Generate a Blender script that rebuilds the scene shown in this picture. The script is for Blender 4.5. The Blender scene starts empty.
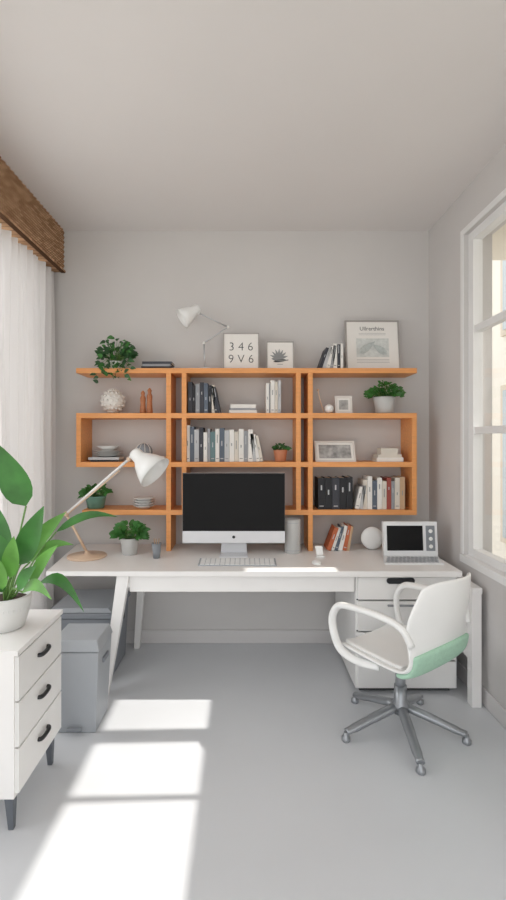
import bpy, bmesh, math, random
from mathutils import Matrix, Vector
random.seed(4)
FOC=470.0; EYE=1.54
def EX(u,d): return (u-245)*d/FOC      # metres across, image pixel column u back-projected to assumed distance d
def EZ(v,d): return EYE-(v-440)*d/FOC  # metres up, image pixel row v back-projected to the same distance

def lin(c):
    r=[]
    for k in c:
        k=k/255.0
        r.append(k/12.92 if k<=0.04045 else ((k+0.055)/1.055)**2.4)
    return (r[0],r[1],r[2],1)
MC={}
def mat(name,c,rough=0.55,metal=0.0,var=0.04,scale=8.0,stretch=(1,1,1),bump=0.0,spec=0.5):
    if name in MC: return MC[name]
    m=bpy.data.materials.new(name); m.use_nodes=True
    nt=m.node_tree; b=nt.nodes['Principled BSDF']
    b.inputs['Roughness'].default_value=rough; b.inputs['Metallic'].default_value=metal
    b.inputs['Specular IOR Level'].default_value=spec
    tc=nt.nodes.new('ShaderNodeTexCoord'); mp=nt.nodes.new('ShaderNodeMapping'); mp.inputs['Scale'].default_value=stretch
    n=nt.nodes.new('ShaderNodeTexNoise'); n.inputs['Scale'].default_value=scale; n.inputs['Detail'].default_value=5
    r=nt.nodes.new('ShaderNodeValToRGB'); L=lin(c)
    r.color_ramp.elements[0].position=0.3; r.color_ramp.elements[1].position=0.7
    r.color_ramp.elements[0].color=tuple(max(0,k*(1-var)) for k in L[:3])+(1,)
    r.color_ramp.elements[1].color=tuple(min(1,k*(1+var)) for k in L[:3])+(1,)
    nt.links.new(tc.outputs['Object'],mp.inputs['Vector']); nt.links.new(mp.outputs['Vector'],n.inputs['Vector'])
    nt.links.new(n.outputs['Fac'],r.inputs['Fac']); nt.links.new(r.outputs['Color'],b.inputs['Base Color'])
    if bump>0:
        bp=nt.nodes.new('ShaderNodeBump'); bp.inputs['Strength'].default_value=bump; bp.inputs['Distance'].default_value=0.01
        nt.links.new(n.outputs['Fac'],bp.inputs['Height']); nt.links.new(bp.outputs['Normal'],b.inputs['Normal'])
    MC[name]=m; return m

WALL=mat('wall_paint',(212,209,207),0.85,var=0.015,scale=3)
CEIL=mat('ceiling_paint',(228,224,222),0.9,var=0.012,scale=2)
FLOOR=mat('floor_resin',(215,217,220),0.36,var=0.03,scale=1.6,spec=0.4)
TRIM=mat('trim_paint',(216,213,212),0.5,var=0.01)
WFRM=mat('window_paint',(238,238,237),0.45,var=0.01)
ORG=mat('orange_wood',(230,158,94),0.45,var=0.09,scale=5,stretch=(1,8,14))
WHT=mat('white_lacquer',(244,242,240),0.4,var=0.01)
WHT2=mat('white_plastic',(244,244,242),0.3,var=0.01)
DRW=mat('drawer_white',(240,239,237),0.42,var=0.01)
GAP=mat('shadow_gap',(80,80,82),0.8)
BLK=mat('black_metal',(36,38,42),0.4)
SCR=mat('screen_black',(14,14,16),0.45,var=0.02,spec=0.2)
SIL=mat('aluminium',(200,201,204),0.32,0.7,var=0.01)
ALU=mat('monitor_silver',(222,223,226),0.4,0.1,var=0.01)
GRM=mat('grey_metal',(160,163,167),0.3,0.6,var=0.02)
GRB=mat('grey_plastic',(172,176,181),0.5,var=0.02)
GRD=mat('dark_grey_plastic',(136,140,146),0.55,var=0.02)
LEGG=mat('leg_grey',(100,105,112),0.5)
TAN=mat('tan_metal',(222,194,168),0.4,0.0)
MINT=mat('mint_fabric',(176,214,190),0.85,var=0.05,scale=60,bump=0.2)
LEAF=mat('leaf_green',(62,120,52),0.45,var=0.35,scale=9)
LEAF2=mat('leaf_green_bright',(104,162,72),0.45,var=0.25,scale=9)
LEAFD=mat('leaf_dark',(52,92,52),0.55,var=0.35,scale=25)
STEM=mat('stem_green',(110,150,80),0.5)
SOIL=mat('soil',(70,55,45),0.95,var=0.3,scale=60)
POT=mat('pot_ceramic',(226,226,224),0.5,var=0.02)
POTG=mat('pot_grey',(196,196,194),0.6,var=0.03)
TERR=mat('terracotta',(196,130,96),0.7)
WOOD=mat('brown_wood',(176,112,72),0.5,var=0.12,scale=6,stretch=(1,1,8))
PAPER=mat('paper',(240,237,232),0.8,var=0.01)
INK=mat('ink',(70,72,76),0.8)
INKG=mat('ink_grey',(150,152,152),0.8)
BOOKC={k:mat('book_'+k,v,0.6,var=0.05) for k,v in {
 'white':(232,229,224),'cream':(214,206,194),'grey':(150,152,156),'lgrey':(190,191,193),'dark':(58,60,68),'black':(30,31,36),
 'slate':(92,102,116),'rust':(190,104,66),'red':(150,70,60),'teal':(100,128,130),'tan':(196,164,132)}.items()}
PAGES=mat('page_edges',(232,226,212),0.9,var=0.05,scale=80)

class M:
    def __init__(s): s.bm=bmesh.new(); s.ms=[]; s.T=Matrix.Identity(4)
    def mi(s,m):
        if m not in s.ms: s.ms.append(m)
        return s.ms.index(m)
    def v(s,p): return s.bm.verts.new(s.T@Vector(p))
    def f(s,vs,m,smooth=False):
        try: fc=s.bm.faces.new(vs)
        except ValueError: return
        fc.material_index=s.mi(m); fc.smooth=smooth
    def hexa(s,p,m):
        v=[s.v(q) for q in p]
        for a in ((0,3,2,1),(4,5,6,7),(0,1,5,4),(1,2,6,5),(2,3,7,6),(3,0,4,7)): s.f([v[i] for i in a],m)
    def box(s,x0,x1,y0,y1,z0,z1,m):
        s.hexa([(x0,y0,z0),(x1,y0,z0),(x1,y1,z0),(x0,y1,z0),(x0,y0,z1),(x1,y0,z1),(x1,y1,z1),(x0,y1,z1)],m)
    def bar(s,a,b,w,d,m,w2=None,d2=None):
        w2=w if w2 is None else w2; d2=d if d2 is None else d2
        P=[]
        for (c,ww,dd) in ((a,w,d),(b,w2,d2)):
            for sx,sy in ((-1,-1),(1,-1),(1,1),(-1,1)): P.append((c[0]+sx*ww/2,c[1]+sy*dd/2,c[2]))
        s.hexa(P,m)
    def lathe(s,prof,m,c=(0,0,0),n=28,R=None,cap=True):
        rings=[]
        for r,z in prof:
            ring=[]
            for i in range(n):
                a=2*math.pi*i/n; p=Vector((max(r,1e-4)*math.cos(a),max(r,1e-4)*math.sin(a),z))
                if R is not None: p=R@p
                ring.append(s.v(p+Vector(c)))
            rings.append(ring)
        for k in range(len(rings)-1):
            for i in range(n):
                j=(i+1)%n; s.f([rings[k][i],rings[k][j],rings[k+1][j],rings[k+1][i]],m,True)
        if cap:
            s.f(list(reversed(rings[0])),m); s.f(rings[-1],m)
    def sphere(s,c,r,m,sc=(1,1,1),n=20):
        prof=[(r*math.sin(math.pi*k/(n//2)),-r*math.cos(math.pi*k/(n//2))) for k in range(n//2+1)]
        R=Matrix.Diagonal(Vector(sc))
        s.lathe(prof,m,c,n,R,cap=False)
    def tube(s,pts,r,m,n=10,flat=1.0):
        pts=[Vector(p) for p in pts]; rings=[]
        up=Vector((0,0,1))
        for i,p in enumerate(pts):
            t=(pts[min(i+1,len(pts)-1)]-pts[max(i-1,0)]).normalized()
            if i==0:
                a=t.cross(up)
                if a.length<0.05: a=t.cross(Vector((1,0,0)))
                a.normalize()
            else:
                a=(a-t*a.dot(t)).normalized()
            b=t.cross(a).normalized()
            rr=r[i] if isinstance(r,(list,tuple)) else r
            rings.append([s.v(p+a*math.cos(2*math.pi*k/n)*rr+b*math.sin(2*math.pi*k/n)*rr*flat) for k in range(n)])
        for k in range(len(rings)-1):
            for i in range(n):
                j=(i+1)%n; s.f([rings[k][i],rings[k][j],rings[k+1][j],rings[k+1][i]],m,True)
        s.f(list(reversed(rings[0])),m); s.f(rings[-1],m)
    def grid(s,fn,nu,nv,m):
        g=[[s.v(fn(i/nu,j/nv)) for j in range(nv+1)] for i in range(nu+1)]
        for i in range(nu):
            for j in range(nv): s.f([g[i][j],g[i+1][j],g[i+1][j+1],g[i][j+1]],m,True)
    def leaf(s,a,b,w,m,bow=0.15,facing=Vector((0,-1,0)),fold=0.25):
        a=Vector(a);b=Vector(b);d=b-a;L=d.length;t=d.normalized()
        side=t.cross(facing)
        if side.length<0.1: side=t.cross(Vector((1,0,0)))
        side.normalize(); nrm=side.cross(t).normalized()
        N=9;rows=[]
        for i in range(N+1):
            u=i/N; c=a+d*u+Vector((0,0,1))*bow*L*math.sin(math.pi*u)
            ww=w*0.56*(math.sin(math.pi*min(1,u**0.72))**0.85*(1-0.22*u) if 0<u<1 else 0.015)
            rows.append([s.v(c-side*ww+nrm*fold*ww),s.v(c),s.v(c+side*ww+nrm*fold*ww)])
        for i in range(N):
            for k in range(2): s.f([rows[i][k],rows[i][k+1],rows[i+1][k+1],rows[i+1][k]],m,True)
    def text(s,body,size,T,m,extr=0.0004,off=0.0):
        cu=bpy.data.curves.new('t','FONT'); cu.body=body; cu.size=size; cu.align_x='CENTER'; cu.extrude=extr; cu.resolution_u=3; cu.offset=off
        o=bpy.data.objects.new('t',cu); bpy.context.scene.collection.objects.link(o)
        bpy.context.view_layer.update()
        me=bpy.data.meshes.new_from_object(o.evaluated_get(bpy.context.evaluated_depsgraph_get()))
        f0=len(s.bm.faces)
        me.transform(s.T@T); s.bm.from_mesh(me); s.bm.faces.ensure_lookup_table()
        k=s.mi(m)
        for fc in s.bm.faces[f0:]: fc.material_index=k
        bpy.data.objects.remove(o); bpy.data.meshes.remove(me)
    def done(s,name,parent=None,bevel=0,solid=0,sub=0,norm=True,bseg=2):
        if norm: bmesh.ops.recalc_face_normals(s.bm,faces=s.bm.faces)
        xs=[v.co for v in s.bm.verts]
        lo=Vector([min(v[i] for v in xs) for i in range(3)]); hi=Vector([max(v[i] for v in xs) for i in range(3)])
        o0=Vector(((lo.x+hi.x)/2,(lo.y+hi.y)/2,lo.z))
        if parent is not None: o0=Vector((0,0,0))
        bmesh.ops.translate(s.bm,verts=s.bm.verts,vec=-o0)
        me=bpy.data.meshes.new(name); s.bm.to_mesh(me); s.bm.free()
        for m in s.ms: me.materials.append(m)
        ob=bpy.data.objects.new(name,me); bpy.context.scene.collection.objects.link(ob)
        ob.location=o0
        if parent is not None: ob.parent=parent
        if solid: 
            q=ob.modifiers.new('solid','SOLIDIFY'); q.thickness=solid; q.offset=0
        if bevel:
            q=ob.modifiers.new('bevel','BEVEL'); q.width=bevel; q.segments=bseg; q.limit_method='ANGLE'; q.angle_limit=math.radians(50)
        if sub:
            q=ob.modifiers.new('sub','SUBSURF'); q.levels=sub; q.render_levels=sub
        return ob
def cr(P,n=6):
    P=[Vector(p) for p in P]; out=[]
    Q=[2*P[0]-P[1]]+P+[2*P[-1]-P[-2]]
    for i in range(1,len(Q)-2):
        for k in range(n):
            t=k/n; a,b,c,d=Q[i-1],Q[i],Q[i+1],Q[i+2]
            out.append(0.5*((2*b)+(c-a)*t+(2*a-5*b+4*c-d)*t*t+(3*b-a-3*c+d)*t**3))
    out.append(P[-1]); return out

# ------------------------------------------------------------------ room
XL,XR,YB,ZC=-1.50,1.398,3.57,3.13; YF=-0.4
m=M(); m.box(XL-0.12,XR+0.18,YF,YB+0.12,-0.08,0,FLOOR); m.done('floor')
m=M(); m.box(XL-0.12,XR+0.18,YF,YB+0.12,ZC,ZC+0.1,CEIL); m.done('ceiling')
m=M(); m.box(XL-0.12,XR+0.18,YB,YB+0.12,0,ZC,WALL); m.done('wall_back')
WY0,WY1,WZ0,WZ1=0.3,3.0,0.80,2.85
m=M()
m.box(XR,XR+0.18,YF,YB,0,WZ0,WALL); m.box(XR,XR+0.18,YF,YB,WZ1,ZC,WALL)
m.box(XR,XR+0.18,WY1,YB,WZ0,WZ1,WALL); m.box(XR,XR+0.18,YF,WY0,WZ0,WZ1,WALL); m.done('wall_right')
m=M()
m.box(XL-0.12,XL,YF,YB,0,0.2,WALL); m.box(XL-0.12,XL,YF,YB,2.8,ZC,WALL)
m.box(XL-0.12,XL,3.40,YB,0.2,2.8,WALL); m.box(XL-0.12,XL,YF,1.0,0.2,2.8,WALL); m.done('wall_left')
m=M(); m.box(XL,XR,YB-0.014,YB,0,0.10,TRIM); m.done('baseboard_back',bevel=0.004)
m=M(); m.box(XR-0.014,XR,YF,YB-0.014,0,0.10,TRIM); m.done('baseboard_right',bevel=0.004)
m=M(); m.box(XL,XL+0.014,YF,YB-0.014,0,0.10,TRIM); m.done('baseboard_left',bevel=0.004)

GLASS=bpy.data.materials.new('window_glass'); GLASS.use_nodes=True
nt=GLASS.node_tree; nt.nodes.clear()
o=nt.nodes.new('ShaderNodeOutputMaterial'); mx=nt.nodes.new('ShaderNodeMixShader'); mx.inputs[0].default_value=0.06
tr=nt.nodes.new('ShaderNodeBsdfTransparent'); gl=nt.nodes.new('ShaderNodeBsdfGlossy'); gl.inputs['Roughness'].default_value=0.05
nt.links.new(tr.outputs[0],mx.inputs[1]); nt.links.new(gl.outputs[0],mx.inputs[2]); nt.links.new(mx.outputs[0],o.inputs[0])
# right window: sash frame with mullions and muntins
m=M(); xa,xb=1.425,1.485
m.box(xa,xb,WY0,WY1,WZ0,WZ0+0.06,WFRM); m.box(xa,xb,WY0,WY1,WZ1-0.055,WZ1,WFRM)
for y0,y1 in ((2.935,3.0),(2.45,2.56),(2.06,2.095),(1.43,1.54),(0.94,0.98),(0.3,0.36)): m.box(xa,xb,y0,y1,WZ0+0.06,WZ1-0.055,WFRM)
for z in (1.60,2.235): m.box(xa+0.008,xb-0.008,WY0,WY1,z-0.022,z+0.022,WFRM)
m.box(1.395,1.43,WY0,WY1,WZ0-0.0,WZ0+0.012,WFRM)
m.box(1.378,1.398,WY0-0.05,WY1+0.02,WZ0-0.035,WZ0+0.012,WFRM)
m.box(1.390,1.398,WY1+0.0005,WY1+0.035,WZ0+0.012,WZ1+0.035,WFRM); m.box(1.390,1.398,WY0,WY1+0.0005,WZ1,WZ1+0.035,WFRM)
m.box(1.458,1.462,WY0,WY1,WZ0,WZ1,GLASS)
m.done('window_1',bevel=0.002)
# left window
m=M(); xa,xb=-1.60,-1.55
m.box(xa,xb,1.0,3.4,0.2,0.26,WFRM); m.box(xa,xb,1.0,3.4,2.74,2.8,WFRM)
for y in (1.0,1.78,2.56,3.34): m.box(xa,xb,y,y+0.06,0.26,2.74,WFRM)
m.box(-1.577,-1.573,1.0,3.4,0.2,2.8,GLASS)
m.done('window_2')

# exterior
EXT=mat('facade_plaster',(240,234,222),0.9,var=0.04,scale=1.5)
EXT2=mat('facade_stone',(216,204,186),0.9,var=0.08,scale=3)
GRND=mat('paving',(200,196,188),0.9)
m=M(); m.box(3.0,3.25,-4,4.0,-0.1,3.14,EXT); m.done('exterior_sun_blocker_low')  # unseen wall, added to keep sun out of the bottom pane row
m=M(); m.box(2.9,6.0,4.3,11,-0.1,7.0,EXT)
for z in (0.4,2.7,5.0):
    m.box(2.87,2.9,4.8,5.28,z,z+1.75,EXT2); m.box(2.86,2.87,4.86,5.22,z+0.06,z+1.69,mat('facade_glass',(190,198,202),0.25))
    m.box(2.84,2.9,5.62,5.74,z-0.3,z+2.0,EXT2)
    for y in (6.4,8.2): m.box(2.87,2.9,y,y+0.9,z,z+1.6,EXT2)
m.done('exterior_building')
m=M(); m.box(XR+0.18,2.20,-1.5,YB+0.12,2.95,3.05,EXT); m.done('exterior_sun_blocker_high')  # unseen slab, added to cut off sun above the middle pane row
m=M(); m.box(-12,12,-12,14,-0.14,-0.09,GRND); m.done('exterior_ground')

# ------------------------------------------------------------------ valance and curtain
VAL=bpy.data.materials.new('woven_bamboo'); VAL.use_nodes=True; nt=VAL.node_tree; b=nt.nodes['Principled BSDF']
b.inputs['Roughness'].default_value=0.85; b.inputs['Specular IOR Level'].default_value=0.2
tc=nt.nodes.new('ShaderNodeTexCoord'); sp=nt.nodes.new('ShaderNodeSeparateXYZ'); cb=nt.nodes.new('ShaderNodeCombineXYZ')
nt.links.new(tc.outputs['Object'],sp.inputs[0]); nt.links.new(sp.outputs['Z'],cb.inputs['Y']); nt.links.new(sp.outputs['Y'],cb.inputs['X'])
br=nt.nodes.new('ShaderNodeTexBrick'); br.inputs['Scale'].default_value=1.0
br.inputs['Brick Width'].default_value=0.050; br.inputs['Row Height'].default_value=0.018; br.inputs['Mortar Size'].default_value=0.0022
br.inputs['Color1'].default_value=lin((212,174,138)); br.inputs['Color2'].default_value=lin((160,122,90)); br.inputs['Mortar'].default_value=lin((96,68,48))
nt.links.new(cb.outputs[0],br.inputs['Vector']); nt.links.new(br.outputs['Color'],b.inputs['Base Color'])
m=M(); m.box(XL,-1.392,0.2,YB,2.815,ZC,VAL)
def vf(u,v):
    y=0.2+(YB-0.202)*u; z=2.815+(ZC-2.815)*v
    row=int((z-2.815)/0.018)
    return (-1.374+0.005*math.sin(math.pi*(y/0.025+row))*math.sin(math.pi*(((z-2.815)/0.018)%1.0)),y,z)
m.grid(vf,840,104,VAL)
m.box(-1.395,-1.362,0.2,YB-0.001,2.808,2.824,VAL); m.done('woven_valance',norm=False)

CUR=bpy.data.materials.new('sheer_fabric'); CUR.use_nodes=True; nt=CUR.node_tree; nt.nodes.clear()
o=nt.nodes.new('ShaderNodeOutputMaterial'); a1=nt.nodes.new('ShaderNodeMixShader'); a2=nt.nodes.new('ShaderNodeMixShader')
df=nt.nodes.new('ShaderNodeBsdfDiffuse'); df.inputs[0].default_value=(0.82,0.80,0.79,1)
tl=nt.nodes.new('ShaderNodeBsdfTranslucent'); tl.inputs[0].default_value=(0.82,0.80,0.79,1); tr=nt.nodes.new('ShaderNodeBsdfTransparent')
ns=nt.nodes.new('ShaderNodeTexNoise'); ns.inputs['Scale'].default_value=300
mr=nt.nodes.new('ShaderNodeMapRange'); mr.inputs['To Min'].default_value=0.0; mr.inputs['To Max'].default_value=0.10
nt.links.new(ns.outputs['Fac'],mr.inputs['Value']); nt.links.new(mr.outputs[0],a2.inputs[0])
a1.inputs[0].default_value=0.25
nt.links.new(df.outputs[0],a1.inputs[1]); nt.links.new(tl.outputs[0],a1.inputs[2])
nt.links.new(a1.outputs[0],a2.inputs[1]); nt.links.new(tr.outputs[0],a2.inputs[2]); nt.links.new(a2.outputs[0],o.inputs[0])
m=M()
def cf(u,v):
    y=2.70+0.79*u; z=0.03+2.765*v
    amp=0.042*(1-0.4*v)
    x=-1.440+amp*math.sin(u*2*math.pi*8+0.9*math.sin(v*3))+0.012*math.sin(u*2*math.pi*19+v*2)
    return (x,y+0.012*math.sin(v*5+u*9),z)
m.grid(cf,200,24,CUR); m.done('sheer_curtain',norm=False)

# ------------------------------------------------------------------ shelf
DS=3.32
def sx(u): return EX(u,DS)
def sz(v): return EZ(v,DS)
Z0,Z1,Z2,Z3=sz(368),sz(413),sz(462),sz(510)   # board tops
TB=0.036; yb=YB-0.002
m=M()
m.box(sx(76),sx(417),DS,yb,Z0-TB,Z0,ORG)
def brd(u0,u1,z): m.box(sx(u0),sx(u1),DS+0.001,yb,z-TB,z,ORG)
def vert(u,z0,z1): m.box(sx(u)-0.017,sx(u)+0.017,DS+0.0015,yb,z0,z1,ORG)
brd(76,417,Z1); brd(76,417,Z2); brd(82,417,Z3)
for u in (168.5,310.5): vert(u,0.755,Z0-TB)
for u in (184,298.5): vert(u,Z3-TB,Z0-TB)
vert(78.4,Z2-TB,Z1); vert(414.6,Z3-TB,Z1)
m.done('bookshelf',bevel=0.002)

# ------------------------------------------------------------------ desk
DZ=0.754
m=M()
m.hexa([(-1.19,2.81,DZ-0.028),(1.30,2.81,DZ-0.036),(1.30,3.56,DZ-0.036),(-1.27,3.56,DZ-0.028),
        (-1.19,2.81,DZ),(1.30,2.81,DZ),(1.30,3.56,DZ),(-1.27,3.56,DZ)],WHT)
m.box(-0.70,0.665,2.85,2.875,DZ-0.135,DZ-0.03,WHT)
m.box(-0.70,0.665,3.42,3.445,DZ-0.135,DZ-0.03,WHT)
m.box(-0.76,-0.70,2.85,3.45,DZ-0.11,DZ-0.03,WHT)
m.bar((-0.845,2.84,0),(-0.735,2.86,DZ-0.03),0.042,0.042,WHT,0.075,0.06)
m.bar((-0.80,3.48,0),(-0.745,3.46,DZ-0.03),0.04,0.04,WHT,0.06,0.06)
m.done('desk',bevel=0.003)
# pedestal
m=M(); x0,x1=0.672,1.288; yf=2.86
m.box(x0,x1,yf,3.5,0.03,DZ-0.037,DRW); m.box(x0+0.03,x1-0.03,yf+0.03,3.48,0,0.03,GAP)
for z0,z1 in ((0.575,0.71),(0.385,0.565),(0.21,0.375),(0.04,0.20)):
    m.box(x0+0.012,x1-0.012,yf-0.02,yf,z0,z1,DRW)
    m.box(x0+0.006,x1-0.006,yf-0.002,yf+0.001,z1,z1+0.009,GAP)
def pill(m,cx,cz,w,h,y,mt):
    pts=[]
    for i in range(16):
        a=2*math.pi*i/16; px=(w/2-h/2)*(1 if math.cos(a)>0 else -1)+h/2*math.cos(a); pts.append((cx+px,cz+h/2*math.sin(a)))
    A=[m.v((p[0],y,p[1])) for p in pts]; B=[m.v((p[0],y-0.008,p[1])) for p in pts]
    m.f(B,mt)
    for i in range(16): m.f([A[i],A[(i+1)%16],B[(i+1)%16],B[i]],mt)
pill(m,(x0+x1)/2-0.04,0.69,0.17,0.036,yf-0.02,BLK)
for z in (0.54,0.35,0.175): pill(m,(x0+x1)/2-0.04,z,0.16,0.012,yf-0.02,GRM)
m.done('drawer_pedestal',bevel=0.003)
m=M(); m.box(1.305,1.36,2.70,2.76,0,0.66,WHT); m.box(1.305,1.36,3.36,3.42,0,0.66,WHT); m.box(1.305,1.362,2.695,3.425,0.655,0.69,WHT)
m.box(1.318,1.345,2.76,3.36,0.25,0.655,WHT); m.done('narrow_side_table',bevel=0.003)

# ------------------------------------------------------------------ left cabinet
m=M(); X1=-0.90; X0=-1.38; Y0,Y1=1.83,2.27; CZ=0.72
m.box(X0,X1,Y0,Y1,0.14,CZ-0.02,WHT); m.box(X0-0.005,X1+0.018,Y0-0.006,Y1+0.006,CZ-0.02,CZ,WHT)
zz=[0.155,0.335,0.515,0.695]
for i in range(3):
    m.box(X1,X1+0.016,Y0+0.008,Y1-0.008,zz[i]+0.004,zz[i+1]-0.004,DRW)
    zc=zz[i+1]-0.075; yc=(Y0+Y1)/2+0.005
    m.tube(cr([(X1+0.012,yc-0.045,zc),(X1+0.026,yc-0.043,zc),(X1+0.030,yc-0.02,zc-0.003),(X1+0.030,yc+0.02,zc-0.003),(X1+0.026,yc+0.043,zc),(X1+0.012,yc+0.045,zc)],3),0.009,BLK,8)
for x,y in ((X1-0.03,Y0+0.035),(X1-0.03,Y1-0.035),(X0+0.05,Y0+0.035),(X0+0.05,Y1-0.035)):
    m.bar((x+0.005,y,0),(x,y,0.142),0.02,0.02,LEGG,0.036,0.036)
m.done('drawer_cabinet',bevel=0.003)

# tall recycling bin under desk
m=M()
m.hexa([(-1.24,2.98,0),(-0.86,2.98,0),(-0.86,3.38,0),(-1.24,3.38,0),(-1.25,2.96,0.41),(-0.84,2.96,0.41),(-0.84,3.4,0.41),(-1.25,3.4,0.41)],GRD)
m.box(-1.262,-0.828,2.948,3.41,0.414,0.45,GRD); m.hexa([(-1.25,2.96,0.45),(-0.84,2.96,0.45),(-0.84,3.40,0.45),(-1.25,3.40,0.45),(-1.22,2.99,0.47),(-0.87,2.99,0.47),(-0.87,3.37,0.47),(-1.22,3.37,0.47)],GRB)
m.box(-0.852,-0.838,3.08,3.28,0.30,0.34,GAP)
m.done('tall_waste_bin',bevel=0.012,bseg=3)
# bin
m=M()
m.hexa([(-1.0,2.47,0),(-0.785,2.47,0),(-0.785,2.68,0),(-1.0,2.68,0),(-1.02,2.45,0.43),(-0.765,2.45,0.43),(-0.765,2.70,0.43),(-1.02,2.70,0.43)],GRB)
m.hexa([(-1.026,2.444,0.434),(-0.759,2.444,0.434),(-0.759,2.706,0.434),(-1.026,2.706,0.434),(-1.012,2.465,0.49),(-0.775,2.465,0.49),(-0.775,2.695,0.49),(-1.012,2.695,0.49)],GRB)
m.box(-0.769,-0.757,2.53,2.62,0.34,0.37,GRD); m.box(-0.93,-0.85,2.44,2.455,0.02,0.04,GRD)
m.done('pedal_bin',bevel=0.02,bseg=3)

# ------------------------------------------------------------------ office chair
CH=bpy.data.objects.new('office_chair',None); bpy.context.scene.collection.objects.link(CH)
CH.location=(0.825,2.44,0); CH.rotation_euler=(0,0,math.atan2(0.6,0.8))   # local +y faces the desk
prof=cr([(0,0.245,0.42),(0,0.21,0.447),(0,0.08,0.445),(0,-0.08,0.44),(0,-0.165,0.452),(0,-0.22,0.505),(0,-0.255,0.61),(0,-0.285,0.75),(0,-0.315,0.90)],6)
wid=[w.x for w in cr([(0.18,0,0),(0.235,0,0),(0.25,0,0),(0.255,0,0),(0.255,0,0),(0.25,0,0),(0.255,0,0),(0.255,0,0),(0.20,0,0)],6)]
NP=len(prof)-1
def shell(u,v,off=0.0):
    k=u*NP; i=min(int(k),NP-1); t=k-i; p=prof[i].lerp(prof[i+1],t); w=wid[i]*(1-t)+wid[i+1]*t
    q=2*v-1; back=max(0,min(1,(p.z-0.45)/0.2))
    y=p.y+back*0.085*q*q; z=p.z+(1-back)*0.022*q*q*q*q
    z-=0.035*back*(q**4)*max(0,(u-0.8)/0.2)
    return (w*q,y-off*back,z-off*(1-back))
m=M(); m.grid(shell,48,20,WHT2); m.done('seat_shell',CH,solid=0.016,sub=1,norm=False)
m=M(); m.grid(lambda u,v: shell(0.42+(0.31-0.04*(2*v-1)**2)*u,0.03+0.94*v,0.020),16,18,MINT); m.done('back_pad',CH,solid=0.024,sub=1,norm=False)
m=M(); m.grid(lambda u,v:(lambda p:(p[0],p[1],p[2]+0.014))(shell(0.03+0.42*u,0.07+0.86*v)),20,14,WHT2); m.done('seat_cushion',CH,solid=0.02,sub=1,norm=False)
for sgn,nm in ((-1,'arm_left'),(1,'arm_right')):
    m=M()
    pts=cr([(sgn*0.24,-0.205,0.60),(sgn*0.265,-0.165,0.68),(sgn*0.278,-0.05,0.705),(sgn*0.28,0.12,0.70),(sgn*0.28,0.20,0.68),(sgn*0.278,0.24,0.61),(sgn*0.272,0.23,0.52),(sgn*0.262,0.19,0.45),(sgn*0.245,0.09,0.425),(sgn*0.20,0.0,0.42)],5)
    m.tube(pts,0.022,WHT2,12,0.75); m.done(nm,CH)
yaw=math.atan2(0.6,0.8); ox,oy=0.055*math.sin(yaw),0.055*math.cos(yaw)
m=M()
m.box(ox-0.11,ox+0.11,oy-0.11,oy+0.11,0.39,0.425,GRM)
m.lathe([(0.026,0.20),(0.026,0.33),(0.02,0.335),(0.02,0.40)],GRM,(ox,oy,0))
m.lathe([(0.046,0.10),(0.046,0.14),(0.034,0.16),(0.032,0.24),(0.0,0.24)],GRM,(ox,oy,0))
for i in range(5):
    a=math.radians(-92+72*i)-yaw; c,s_=math.cos(a),math.sin(a); R_=0.32
    P=[(ox+c*0.03,oy+s_*0.03,0.128),(ox+c*0.15,oy+s_*0.15,0.095),(ox+c*0.27,oy+s_*0.27,0.058),(ox+c*R_,oy+s_*R_,0.045)]
    m.tube(cr(P,3),[0.028]*4+[0.025]*3+[0.021]*3,GRM,10,0.75)
    m.lathe([(0.020,0.0),(0.023,0.004),(0.022,0.02),(0.012,0.028),(0.011,0.045)],GRM,(ox+c*R_,oy+s_*R_,0),16)
m.done('star_base',CH)

# ------------------------------------------------------------------ desk lamp
def shade(m,apex,direc,L,r0,r1,mt,th=0.004):
    d=Vector(direc).normalized(); R=d.to_track_quat('Z','Y').to_matrix()
    pr=[(0.0,0),(r0*0.8,0.0),(r0,L*0.08),(r0*1.05,L*0.28),(r0+(r1-r0)*0.35,L*0.45),(r0+(r1-r0)*0.68,L*0.68),(r1,L)]
    inn=[(max(r-th,0),z) for r,z in reversed(pr)]
    inn=[(r,z+ (0.004 if z<L*0.5 else 0)) for r,z in inn]
    m.lathe(pr+inn,mt,apex,32,R,cap=False)
BULB=mat('bulb',(250,246,236),0.3)
m=M(); bx,by=EX(87,3.16),3.16
m.lathe([(0.125,0),(0.13,0.006),(0.125,0.014),(0.02,0.02),(0.014,0.04),(0.0,0.04)],TAN,(bx,by,DZ))
J0=(bx,by,DZ+0.03); J1=(EX(66,3.12),3.12,EZ(514,3.12)); J2=(EX(129,3.06),3.06,EZ(459,3.06))
m.tube([J0,J1],0.009,TAN); m.tube([J1,J2],0.009,WHT2); 
m.tube([(J1[0]+0.02,J1[1]-0.012,J1[2]+0.005),(J2[0]-0.06,J2[1]-0.012,J2[2]-0.075)],0.005,TAN)
m.sphere(J1,0.018,TAN); m.sphere(J2,0.016,TAN)
ap=(EX(134,3.05),3.04,EZ(452,3.05)); dr=Vector((0.15,-0.05,-0.13))
m.tube([J2,ap],0.009,WHT2)
shade(m,ap,dr,0.205,0.042,0.118,WHT2); m.sphere(Vector(ap)+dr.normalized()*0.12,0.032,BULB)
m.done('desk_lamp')
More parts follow.
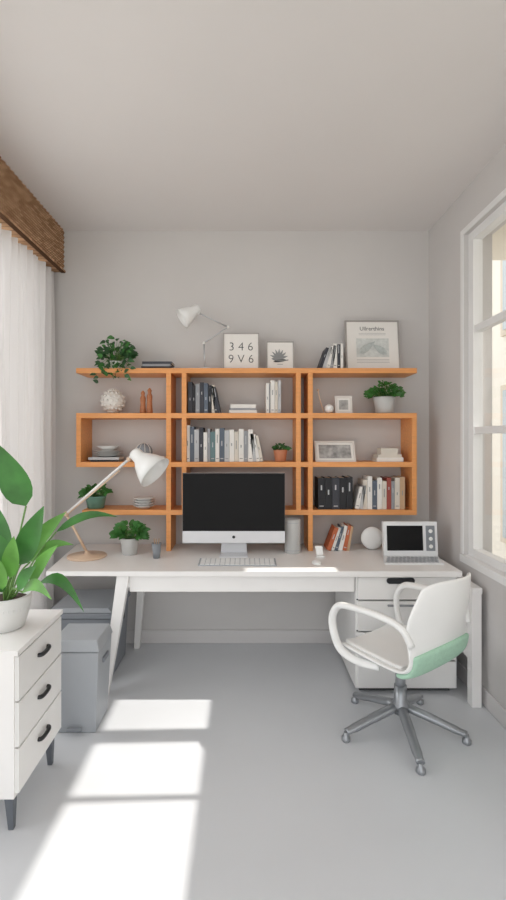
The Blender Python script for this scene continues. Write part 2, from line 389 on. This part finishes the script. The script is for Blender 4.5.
# shelf lamp
m=M(); d=3.42; bx=EX(205,d)
m.lathe([(0.055,0),(0.058,0.005),(0.05,0.012),(0.012,0.016),(0.0,0.016)],WHT2,(bx,d,Z0))
K1=(EX(204,d),d,EZ(343,d)); K2=(EX(228,d),d,EZ(327,d)); K3=(EX(199,d),d-0.03,EZ(314,d))
m.tube([(bx,d,Z0+0.01),K1],0.006,SIL); m.tube([K1,K2],0.005,SIL); m.tube([K2,K3],0.005,SIL)
for k in (K1,K2,K3): m.sphere(k,0.011,WHT2)
shade(m,(EX(199,d),d-0.03,EZ(309,d)),(-0.12,-0.035,-0.09),0.15,0.034,0.072,WHT2); m.sphere((EX(188,d),d-0.045,EZ(316,d)),0.022,BULB)
m.done('adjustable_lamp')

# ------------------------------------------------------------------ books
def bookrow(name,x0,y0,z,spec,depth=0.17):
    m=M(); x=x0
    for sp in spec:
        w,h,c=sp[0],sp[1],sp[2]; lean=sp[3] if len(sp)>3 else 0
        T=Matrix.Identity(4)
        if lean:
            T=Matrix.Translation((x,0,z))@Matrix.Rotation(lean,4,'Y')@Matrix.Translation((-x,0,-z))
            if lean>0: T=Matrix.Translation((0,0,w*math.sin(lean)))@T
        m.T=T; cm=BOOKC[c]; dj=depth-random.uniform(0,0.02)
        m.box(x+0.0005,x+0.003,y0,y0+dj,z,z+h,cm); m.box(x+w-0.003,x+w-0.0005,y0,y0+dj,z,z+h,cm)
        m.box(x+0.0005,x+w-0.0005,y0-0.002,y0+0.004,z,z+h,cm)
        m.box(x+0.003,x+w-0.003,y0+0.004,y0+dj-0.006,z+0.004,z+h-0.004,PAGES)
        if w>0.018:
            lc=INKG if c in('white','cream','lgrey','tan') else BOOKC['lgrey']
            hh=random.choice((0.02,0.035,0.06)); zq=z+h*random.uniform(0.4,0.65)
            m.box(x+w*0.38,x+w*0.58,y0-0.0026,y0-0.0018,zq,zq+hh,lc)
            if random.random()<0.5: m.box(x+w*0.2,x+w*0.8,y0-0.0026,y0-0.0018,z+0.02,z+0.026,lc)
        x+=(w*math.cos(lean)+0.0008) if not lean else w/math.cos(lean)+0.001
    return m.done(name)
def bookstack(name,xc,y0,z,spec):
    m=M(); zz_=z
    for w,t,dp,c in spec:
        cm=BOOKC[c]; j=random.uniform(-0.006,0.006)
        m.box(xc-w/2+j,xc+w/2+j,y0,y0+dp,zz_,zz_+0.003,cm); m.box(xc-w/2+j,xc+w/2+j,y0,y0+dp,zz_+t-0.003,zz_+t,cm)
        m.box(xc-w/2+j,xc+w/2+j,y0-0.001,y0+0.004,zz_,zz_+t,cm)
        m.box(xc-w/2+j+0.005,xc+w/2+j-0.004,y0+0.004,y0+dp-0.005,zz_+0.003,zz_+t-0.003,PAGES)
        zz_+=t
    m.done(name)
YS=3.355
bookstack('book_stack',EX(157,YS),YS,Z0,[(0.22,0.018,0.15,'black'),(0.20,0.016,0.15,'grey'),(0.21,0.018,0.15,'dark')])
bookrow('book_row',EX(188,YS),YS,Z1,[(0.03,0.225,'dark'),(0.022,0.20,'black'),(0.03,0.21,'grey'),(0.028,0.22,'dark'),(0.03,0.215,'slate'),(0.024,0.20,'black'),(0.022,0.20,'cream'),(0.02,0.195,'dark',-0.16),(0.02,0.19,'dark',-0.2)])
bookstack('book_stack',EX(243,YS),YS,Z1,[(0.20,0.022,0.15,'white'),(0.19,0.016,0.15,'grey'),(0.18,0.026,0.15,'white')])
bookrow('book_row',EX(266,YS),YS,Z1,[(0.022,0.215,'white'),(0.008,0.21,'grey'),(0.03,0.235,'white'),(0.022,0.225,'cream'),(0.022,0.235,'lgrey')])
bookrow('book_row',EX(187,YS)-0.01,YS,Z2,[(0.03,0.26,'white'),(0.03,0.25,'slate'),(0.034,0.23,'lgrey'),(0.03,0.245,'dark'),(0.028,0.21,'white'),(0.02,0.235,'grey'),(0.034,0.215,'teal'),(0.03,0.235,'white'),(0.034,0.24,'slate'),(0.034,0.225,'lgrey'),(0.035,0.23,'white'),(0.03,0.215,'cream'),(0.036,0.235,'white'),(0.03,0.22,'grey'),(0.034,0.23,'white'),(0.024,0.20,'lgrey',-0.1),(0.024,0.195,'white',-0.16),(0.024,0.19,'cream',-0.2)])
bookrow('book_row',EX(318,YS),YS,Z3,[(0.05,0.225,'black'),(0.05,0.225,'black'),(0.05,0.225,'dark'),(0.05,0.225,'black'),(0.045,0.23,'black')])
bookrow('book_row',EX(354,YS)+0.006,YS,Z3,[(0.03,0.16,'white',0.22),(0.026,0.17,'lgrey',0.15),(0.03,0.21,'cream'),(0.034,0.235,'white'),(0.034,0.205,'slate'),(0.034,0.225,'white'),(0.032,0.20,'cream'),(0.032,0.225,'red'),(0.024,0.20,'grey'),(0.036,0.225,'cream'),(0.036,0.23,'tan')])
bookrow('book_row',EX(319,YS),YS,Z0,[(0.022,0.155,'dark',0.34),(0.024,0.16,'lgrey',0.30),(0.026,0.165,'white',0.24),(0.022,0.165,'grey',0.16),(0.028,0.18,'white'),(0.022,0.175,'dark'),(0.02,0.18,'white')])
bookrow('book_row',EX(328,3.33)-0.01,3.33,DZ,[(0.03,0.17,'rust',0.36),(0.02,0.17,'white',0.32),(0.024,0.175,'slate',0.28),(0.03,0.18,'white',0.24),(0.028,0.18,'rust',0.20),(0.018,0.175,'tan',0.18)],0.14)
bookstack('book_stack',EX(390,YS),YS,Z2,[(0.19,0.03,0.15,'white'),(0.17,0.022,0.15,'cream'),(0.12,0.045,0.12,'cream')])
bookstack('book_stack',EX(104,YS),YS,Z2,[(0.20,0.014,0.15,'black'),(0.22,0.018,0.16,'lgrey')])

# ------------------------------------------------------------------ frames
def frame(name,xc,y,z,w,h,fw,lean,fm,deco=None,mt=PAPER):
    m=M(); m.T=Matrix.Translation((xc,y,z))@Matrix.Rotation(-lean,4,'X')
    t=0.016
    m.box(-w/2,w/2,0,t,0,fw,fm); m.box(-w/2,w/2,0,t,h-fw,h,fm)
    m.box(-w/2,-w/2+fw,0,t,fw,h-fw,fm); m.box(w/2-fw,w/2,0,t,fw,h-fw,fm)
    m.box(-w/2+fw,w/2-fw,0.006,t-0.001,fw,h-fw,mt)
    if deco: deco(m,w,h)
    return m.done(name)
RX=Matrix.Rotation(math.pi/2,4,'X')
def TT(x,z): return Matrix.Translation((x,0.0052,z))@RX
def d1(m,w,h):
    m.text('3 4 6',0.088,TT(0,h*0.53),INK,off=-0.0012); m.text('9 V 6',0.088,TT(0,h*0.20),INK,off=-0.0012)
def d2(m,w,h):
    for i in range(7):
        a=math.radians(15+24*i); s=0.058
        m.leaf((0.0-0.01,0.004,h*0.40),(math.cos(a)*s*1.2-0.01,0.004,h*0.40+math.sin(a)*s*1.3),0.018,INKG,0.0)
    m.leaf((-0.065,0.004,h*0.40),(0.06,0.004,h*0.34),0.024,INKG,0.0)
    m.leaf((-0.05,0.004,h*0.30),(0.065,0.004,h*0.36),0.018,INK,0.0)
    m.box(-0.02,0.02,0.0045,0.006,h*0.2,h*0.215,INKG)
def d3(m,w,h):
    m.text('Ullrerthins',0.042,TT(0,h*0.80),INK)
    for i in range(2): m.box(-0.10,0.10,0.005,0.006,h*(0.74-0.03*i),h*(0.745-0.03*i),INKG)
    m.box(-0.12,0.12,0.005,0.006,h*0.27,h*0.64,mat('print_grey',(214,217,214),0.8,var=0.12,scale=40))
    m.leaf((-0.10,0.004,h*0.34),(0.02,0.004,h*0.58),0.05,mat('print_mid',(186,192,190),0.8,var=0.15,scale=60),0.0)
    m.leaf((0.10,0.004,h*0.32),(0.0,0.004,h*0.52),0.05,mat('print_mid',(186,192,190)),0.0)
    for i in range(3): m.box(-0.12,0.12,0.005,0.006,h*(0.22-0.03*i),h*(0.225-0.03*i),INKG)
FW=mat('frame_white',(224,218,212),0.5); FG=mat('frame_silver',(170,164,160),0.4,0.1)
frame('framed_lettering_print',EX(241,3.40),3.42,Z0,0.262,0.275,0.007,0.06,FG,d1)
frame('framed_botanical_print',EX(280.5,3.40),3.42,Z0,0.20,0.215,0.007,0.10,FG,d2)
frame('framed_poster',EX(374.5,3.42),3.44,Z0,0.40,0.385,0.011,0.14,FG,d3)
PH=mat('photo_print',(170,168,166),0.5,var=0.45,scale=22)
def d4(m,w,h): m.box(-w/2+0.03,w/2-0.03,0.004,0.0065,0.03,h-0.03,PH)
frame('photo_frame',EX(344,3.38),3.38,Z1,0.125,0.13,0.016,0.15,FW,d4)
frame('photo_frame',EX(336,3.36),3.36,Z2,0.29,0.165,0.014,0.45,FW,d4)

# ------------------------------------------------------------------ plants
def potted(name,x,y,z,r,h,pm,n,spread,height,ls,lm,trail=0.0):
    m=M()
    pr=[(r*0.72,0),(r*0.78,0.004),(r*0.98,h*0.9),(r,h),(r*0.92,h),(r*0.88,h*0.88)]
    m.lathe(pr,pm,(x,y,z),24); m.lathe([(r*0.87,h*0.86),(0,h*0.90)],SOIL,(x,y,z),24,cap=False)
    base=Vector((x,y,z+h*0.86))
    for i in range(n):
        a=random.uniform(0,2*math.pi); rr=spread*math.sqrt(random.random())
        hh=height*(1-0.55*(rr/spread)**2)*random.uniform(0.25,1.0)
        p=base+Vector((rr*math.cos(a),rr*math.sin(a)*0.7,hh))
        if trail and random.random()<0.5 and math.sin(a)<0.2: p.z-=random.uniform(0.3,1.0)*trail; p.y=min(p.y,y-r*1.15)-0.01; 
        if p.y>3.53: p.y=3.53
        dv=Vector((math.cos(a),math.sin(a)*0.7,random.uniform(-0.5,0.9))).normalized()
        if p.y+dv.y*ls>3.55: dv.y=-abs(dv.y)
        if i%3==0:
            q=base+Vector((rr*0.2*math.cos(a),rr*0.2*math.sin(a),0)); m.tube([q,(q+p)/2+Vector((0,0,height*0.15)),p],0.0015,STEM,5)
        L=ls*random.uniform(0.7,1.2)
        fa=Vector((random.uniform(-0.6,0.6),-1,random.uniform(0.0,1.0)))
        m.leaf(p,p+dv*L,L*0.6,random.choice((lm,lm,LEAF)),0.12,fa)
    return m.done(name,norm=False)
potted('potted_pothos',EX(116,3.38),3.38,Z0,0.045,0.055,POT,240,0.125,0.19,0.042,LEAFD,0.19)
potted('potted_fern',EX(385,3.39),3.41,Z1,0.078,0.12,POTG,260,0.125,0.12,0.032,LEAF)
potted('potted_herb',EX(280.5,3.4),3.41,Z2,0.05,0.085,TERR,70,0.055,0.05,0.028,LEAFD)
potted('potted_succulent',EX(95,3.4),3.42,Z3,0.075,0.09,mat('pot_green',(100,140,124),0.5),80,0.10,0.09,0.045,LEAF)
potted('potted_plant',EX(129,3.22),3.24,DZ,0.065,0.115,POTG,160,0.105,0.12,0.048,LEAF)

# large leafy plant on cabinet
m=M(); px,py,pz=-1.05,2.06,CZ
pr=[(0.07,0),(0.078,0.004),(0.098,0.07),(0.106,0.13),(0.108,0.145),(0.098,0.145),(0.094,0.12)]
m.lathe(pr,POT,(px,py,pz),32); m.lathe([(0.095,0.12),(0,0.125)],SOIL,(px,py,pz),32,cap=False)
for i in range(32):
    a=2*math.pi*i/32
    m.tube([(px+0.080*math.cos(a),py+0.080*math.sin(a),pz+0.02),(px+0.101*math.cos(a),py+0.101*math.sin(a),pz+0.10)],0.003,POT,6)
LV=[
 ((26,506,2.05),(-2,444,2.0),0.12,LEAF,0.0),
 ((20,565,2.05),(44,506,2.0),0.10,LEAF,0.02),
 ((26,556,2.1),(66,512,2.15),0.07,LEAF2,0.05),
 ((14,572,2.0),(-16,526,1.98),0.085,LEAF,0.05),
 ((30,585,2.0),(58,545,1.95),0.05,LEAF2,0.1),
 ((40,582,2.05),(84,612,2.0),0.05,LEAF,0.28),
 ((56,532,2.2),(118,517,2.3),0.04,LEAF,0.15),
 ((22,592,1.98),(52,600,1.85),0.05,LEAF2,0.2),
 ((6,588,1.98),(-22,592,1.9),0.06,LEAF,0.2),
 ((10,578,1.98),(14,536,1.94),0.07,LEAF2,0.05),
 ((8,560,2.15),(-8,500,2.2),0.08,LEAF,0.05),
 ((30,562,2.15),(74,545,2.2),0.045,LEAF2,0.2),
 ((18,590,1.96),(36,566,1.9),0.05,LEAF,0.1),
 ((2,590,1.96),(-4,556,1.9),0.06,LEAF2,0.1)]
cb_=Vector((px,py,pz+0.12))
for a,b,w,lm,bow in LV:
    A=Vector((EX(a[0],a[2]),a[2],EZ(a[1],a[2]))); B=Vector((EX(b[0],b[2]),b[2],EZ(b[1],b[2])))
    s0=cb_+Vector(((A.x-px)*0.15,(A.y-py)*0.2,0))
    mid=(s0+A)/2+Vector((0,0,0.03))
    m.tube(cr([s0,mid,A],4),0.004,STEM,7)
    m.leaf(A,B,w,lm,bow,Vector((0.15,-1,0.35)),0.3)
m.done('potted_peace_lily',norm=False)

# ------------------------------------------------------------------ decorations
KN=mat('knit_white',(226,222,216),0.8,var=0.03)
m=M(); c=(EX(113,3.43),3.43,Z1+0.092)
m.sphere(c,0.083,KN,n=24)
for k in range(1,8):
    for i in range(14):
        th=math.pi*k/8; a=2*math.pi*(i+0.5*(k%2))/14
        m.sphere((c[0]+0.083*math.sin(th)*math.cos(a),c[1]+0.083*math.sin(th)*math.sin(a),c[2]+0.083*math.cos(th)),0.010,KN,n=8)
m.lathe([(0.03,0.0),(0.028,0.015),(0.022,0.015)],KN,(c[0],c[1],c[2]+0.075),16)
m.done('textured_globe_vase')
m=M(); 
for dx,hh in ((-0.022,0.165),(0.026,0.185)):
    x=EX(146,3.4)+dx; m.lathe([(0.022,0),(0.024,0.01),(0.018,hh*0.45),(0.021,hh*0.68),(0.012,hh*0.8),(0.016,hh*0.9),(0.006,hh)],WOOD,(x,3.4,Z1),16)
m.done('wooden_figurine')
m=M()
for i in range(3): m.lathe([(0.05,0),(0.10,0.016),(0.104,0.018),(0.098,0.014),(0.0,0.005)],POT,(EX(106,3.4),3.45,Z2+0.033+0.014*i),28)
m.lathe([(0.04,0),(0.085,0.035),(0.08,0.035),(0.0,0.008)],POT,(EX(106,3.4),3.45,Z2+0.078),28); m.done('plate_stack')
m=M(); c=(EX(144,3.41),3.41,Z2+0.069); m.sphere(c,0.064,GRD,n=20)
for i in range(10):
    a=2*math.pi*i/10; m.tube([(c[0]+0.066*math.sin(t*math.pi/8)*math.cos(a),c[1]+0.066*math.sin(t*math.pi/8)*math.sin(a),c[2]+0.066*math.cos(t*math.pi/8)) for t in range(9)],0.0025,KN,6)
m.done('ribbed_ornament_ball')
m=M(); m.box(EX(156,3.36),EX(165,3.36),3.36,3.50,Z2,Z2+0.02,BOOKC['cream']); m.box(EX(157,3.36),EX(164,3.36),3.365,3.49,Z2+0.02,Z2+0.038,BOOKC['white']); m.done('small_box',bevel=0.002)
m=M()
for i in range(4): m.lathe([(0.035,0),(0.074,0.02),(0.078,0.024),(0.072,0.024),(0.0,0.008)],POT,(EX(144,3.41),3.41,Z3+0.018*i),26)
m.done('bowl_stack')
m=M(); c=(EX(329,3.38),3.38,Z1+0.034); m.sphere(c,0.033,WHT2)
m.tube(cr([(EX(324,3.4),3.40,Z1+0.01),(EX(320,3.4),3.40,Z1+0.10),(EX(318,3.4),3.40,Z1+0.17)],4),0.004,TAN,8); m.sphere((EX(318,3.4),3.40,Z1+0.17),0.009,TAN)
m.lathe([(0.03,0),(0.03,0.006),(0,0.008)],TAN,(EX(324,3.4),3.41,Z1),18); m.done('ornament_with_ball')

# ------------------------------------------------------------------ monitor & desk things
m=M(); d=3.2; x0,x1=EX(182.5,d),EX(285,d); zt=EZ(473,d); zb_=EZ(543,d); zc=EZ(531,d)
m.box(x0,x1,d,d+0.022,zb_,zt,ALU)
m.box(x0+0.001,x1-0.001,d-0.003,d+0.001,zc,zt-0.001,SCR)
m.box(x0+0.03,x1-0.03,d+0.022,d+0.045,zb_+0.05,zt-0.06,ALU)
xc=(x0+x1)/2
m.lathe([(0.010,0),(0.010,0.0015),(0,0.0015)],BLK,(xc,d-0.0002,(zb_+zc)/2),18,Matrix.Rotation(math.pi/2,3,'X'))
m.hexa([(xc-0.095,d-0.06,DZ),(xc+0.095,d-0.06,DZ),(xc+0.095,d+0.10,DZ),(xc-0.095,d+0.10,DZ),(xc-0.095,d-0.06,DZ+0.007),(xc+0.095,d-0.06,DZ+0.007),(xc+0.095,d+0.10,DZ+0.010),(xc-0.095,d+0.10,DZ+0.010)],ALU)
m.hexa([(xc-0.09,d+0.055,DZ+0.006),(xc+0.09,d+0.055,DZ+0.006),(xc+0.09,d+0.10,DZ+0.006),(xc-0.09,d+0.10,DZ+0.006),(xc-0.08,d+0.03,DZ+0.20),(xc+0.08,d+0.03,DZ+0.20),(xc+0.08,d+0.045,DZ+0.20),(xc-0.08,d+0.045,DZ+0.20)],ALU)
m.done('desktop_monitor',bevel=0.002)
m=M(); x0,x1=EX(199,3.0),EX(276,3.0); y0,y1=2.93,3.07
m.hexa([(x0,y0,DZ),(x1,y0,DZ),(x1,y1,DZ),(x0,y1,DZ),(x0,y0,DZ+0.006),(x1,y0,DZ+0.006),(x1,y1,DZ+0.014),(x0,y1,DZ+0.014)],GRB)
for r in range(5):
    for c_ in range(15):
        kw=(x1-x0-0.02)/15; a=x0+0.01+c_*kw; b_=y0+0.008+r*0.0255
        zz0=DZ+0.006+0.008*(b_-y0)/(y1-y0)
        m.box(a+0.0018,a+kw-0.0018,b_,b_+0.0215,zz0-0.001,zz0+0.004,WHT2)
m.done('keyboard')
m=M(); m.sphere((EX(316,3.03),3.0,DZ+0.001),0.035,WHT2,(0.85,1.5,0.62)); 
o=m.done('computer_mouse')
for v_ in o.data.vertices:
    if v_.co.z+o.location.z<DZ: v_.co.z=DZ-o.location.z
m=M(); cy=(EX(292.5,3.29),3.29,DZ); m.lathe([(0.054,0),(0.056,0.004),(0.056,0.225),(0.053,0.235),(0.048,0.235),(0.048,0.02),(0,0.02)],POTG,cy,32)
for k in range(2): m.lathe([(0.0565,0.02+0.19*k),(0.0565,0.024+0.19*k)],GRB,cy,32,cap=False)
m.done('cylinder_speaker')
m=M(); x=EX(320,3.15); m.box(x-0.025,x+0.03,3.14,3.18,DZ,DZ+0.012,WHT2); m.hexa([(x-0.02,3.16,DZ+0.012),(x+0.025,3.16,DZ+0.012),(x+0.025,3.17,DZ+0.012),(x-0.02,3.17,DZ+0.012),(x-0.03,3.175,DZ+0.07),(x+0.02,3.175,DZ+0.07),(x+0.02,3.185,DZ+0.07),(x-0.03,3.185,DZ+0.07)],WHT2); m.done('phone_stand',bevel=0.003)
m=M(); R=Matrix.Rotation(math.pi/2-0.12,3,'X'); m.lathe([(0.03,-0.02),(0.078,-0.014),(0.080,0.0),(0.076,0.012),(0.04,0.016),(0,0.017)],WHT2,(EX(372.5,3.36),3.37,DZ+0.083),36,R)
m.done('round_speaker')
m=M(); x=EX(156.5,3.13); m.lathe([(0.022,0),(0.034,0.10),(0.031,0.10),(0.02,0.006),(0,0.006)],GRD,(x,3.13,DZ),20)
for dx,dy in ((-0.008,0),(0.008,0.006),(0.0,-0.008)): m.tube([(x+dx*0.5,3.13+dy*0.5,DZ+0.01),(x+dx*2,3.13+dy,DZ+0.13)],0.003,BOOKC['tan'],6)
m.done('pencil_cup')
# portable computer: thick tilted screen with a control strip at the right, keyboard deck in front
LG=mat('laptop_shell',(232,233,234),0.4,var=0.01)
m=M(); x0,x1=0.925,1.285; yk=3.125
m.hexa([(x0-0.045,2.96,DZ),(x1-0.03,2.96,DZ),(x1,yk+0.03,DZ),(x0,yk+0.03,DZ),(x0-0.045,2.96,DZ+0.010),(x1-0.03,2.96,DZ+0.010),(x1,yk+0.03,DZ+0.020),(x0,yk+0.03,DZ+0.020)],LG)
for r in range(4):
    for c_ in range(13):
        f_=(r+0.5)/4; ya=2.972+r*0.031; za=DZ+0.011+0.0018*r; xs_=x0-0.045*(1-f_)+0.012; pw=0.0258
        m.box(xs_+c_*pw,xs_+c_*pw+0.021,ya,ya+0.024,za,za+0.004,GRB)
m.T=Matrix.Translation((0,yk,DZ+0.018))@Matrix.Rotation(-0.10,4,'X')
h=0.222
m.box(x0,x1,0,0.04,0,h,LG)
m.box(x0+0.022,x0+0.262,-0.003,0.001,0.032,h-0.026,SCR)
m.box(x0+0.282,x1-0.018,-0.003,0.001,0.030,h-0.026,GRD)
RY=Matrix.Rotation(math.pi/2,3,'X')
for k in range(3):
    m.lathe([(0.013,0),(0.013,0.006),(0.010,0.008),(0,0.008)],WHT2,((x0+0.282+x1-0.018)/2,-0.003,0.06+0.05*k),18,RY)
m.T=Matrix.Identity(4)
m.done('laptop',bevel=0.006)

# ------------------------------------------------------------------ lights, world, camera
w=bpy.data.worlds.new('World'); bpy.context.scene.world=w; w.use_nodes=True
bg=w.node_tree.nodes['Background']; bg.inputs[0].default_value=(0.97,0.985,1.0,1); bg.inputs[1].default_value=1.65
sl=bpy.data.lights.new('sun','SUN'); sl.energy=5.0; sl.angle=0.014; sl.color=(1,0.96,0.90)
so=bpy.data.objects.new('sun',sl); bpy.context.scene.collection.objects.link(so); so.location=(6,3,6)
so.rotation_euler=Vector((-1,-0.03,-0.99)).to_track_quat('-Z','Y').to_euler()
al=bpy.data.lights.new('daylight_left','AREA'); al.shape='RECTANGLE'; al.size=2.3; al.size_y=2.4; al.energy=20; al.color=(0.98,0.985,1)
ao=bpy.data.objects.new('daylight_left',al); bpy.context.scene.collection.objects.link(ao); ao.location=(-2.0,2.2,1.6); ao.rotation_euler=Vector((1,0,-0.1)).to_track_quat('-Z','Y').to_euler()
cam=bpy.data.cameras.new('camera'); co=bpy.data.objects.new('camera',cam); bpy.context.scene.collection.objects.link(co)
co.location=(0,0,EYE); co.rotation_euler=(math.pi/2,0,0); cam.sensor_width=36; cam.lens=FOC/900*36; cam.shift_x=8/900; cam.shift_y=-10/900
cam.clip_start=0.05
bpy.context.scene.camera=co
bpy.context.scene.view_settings.view_transform='Standard'
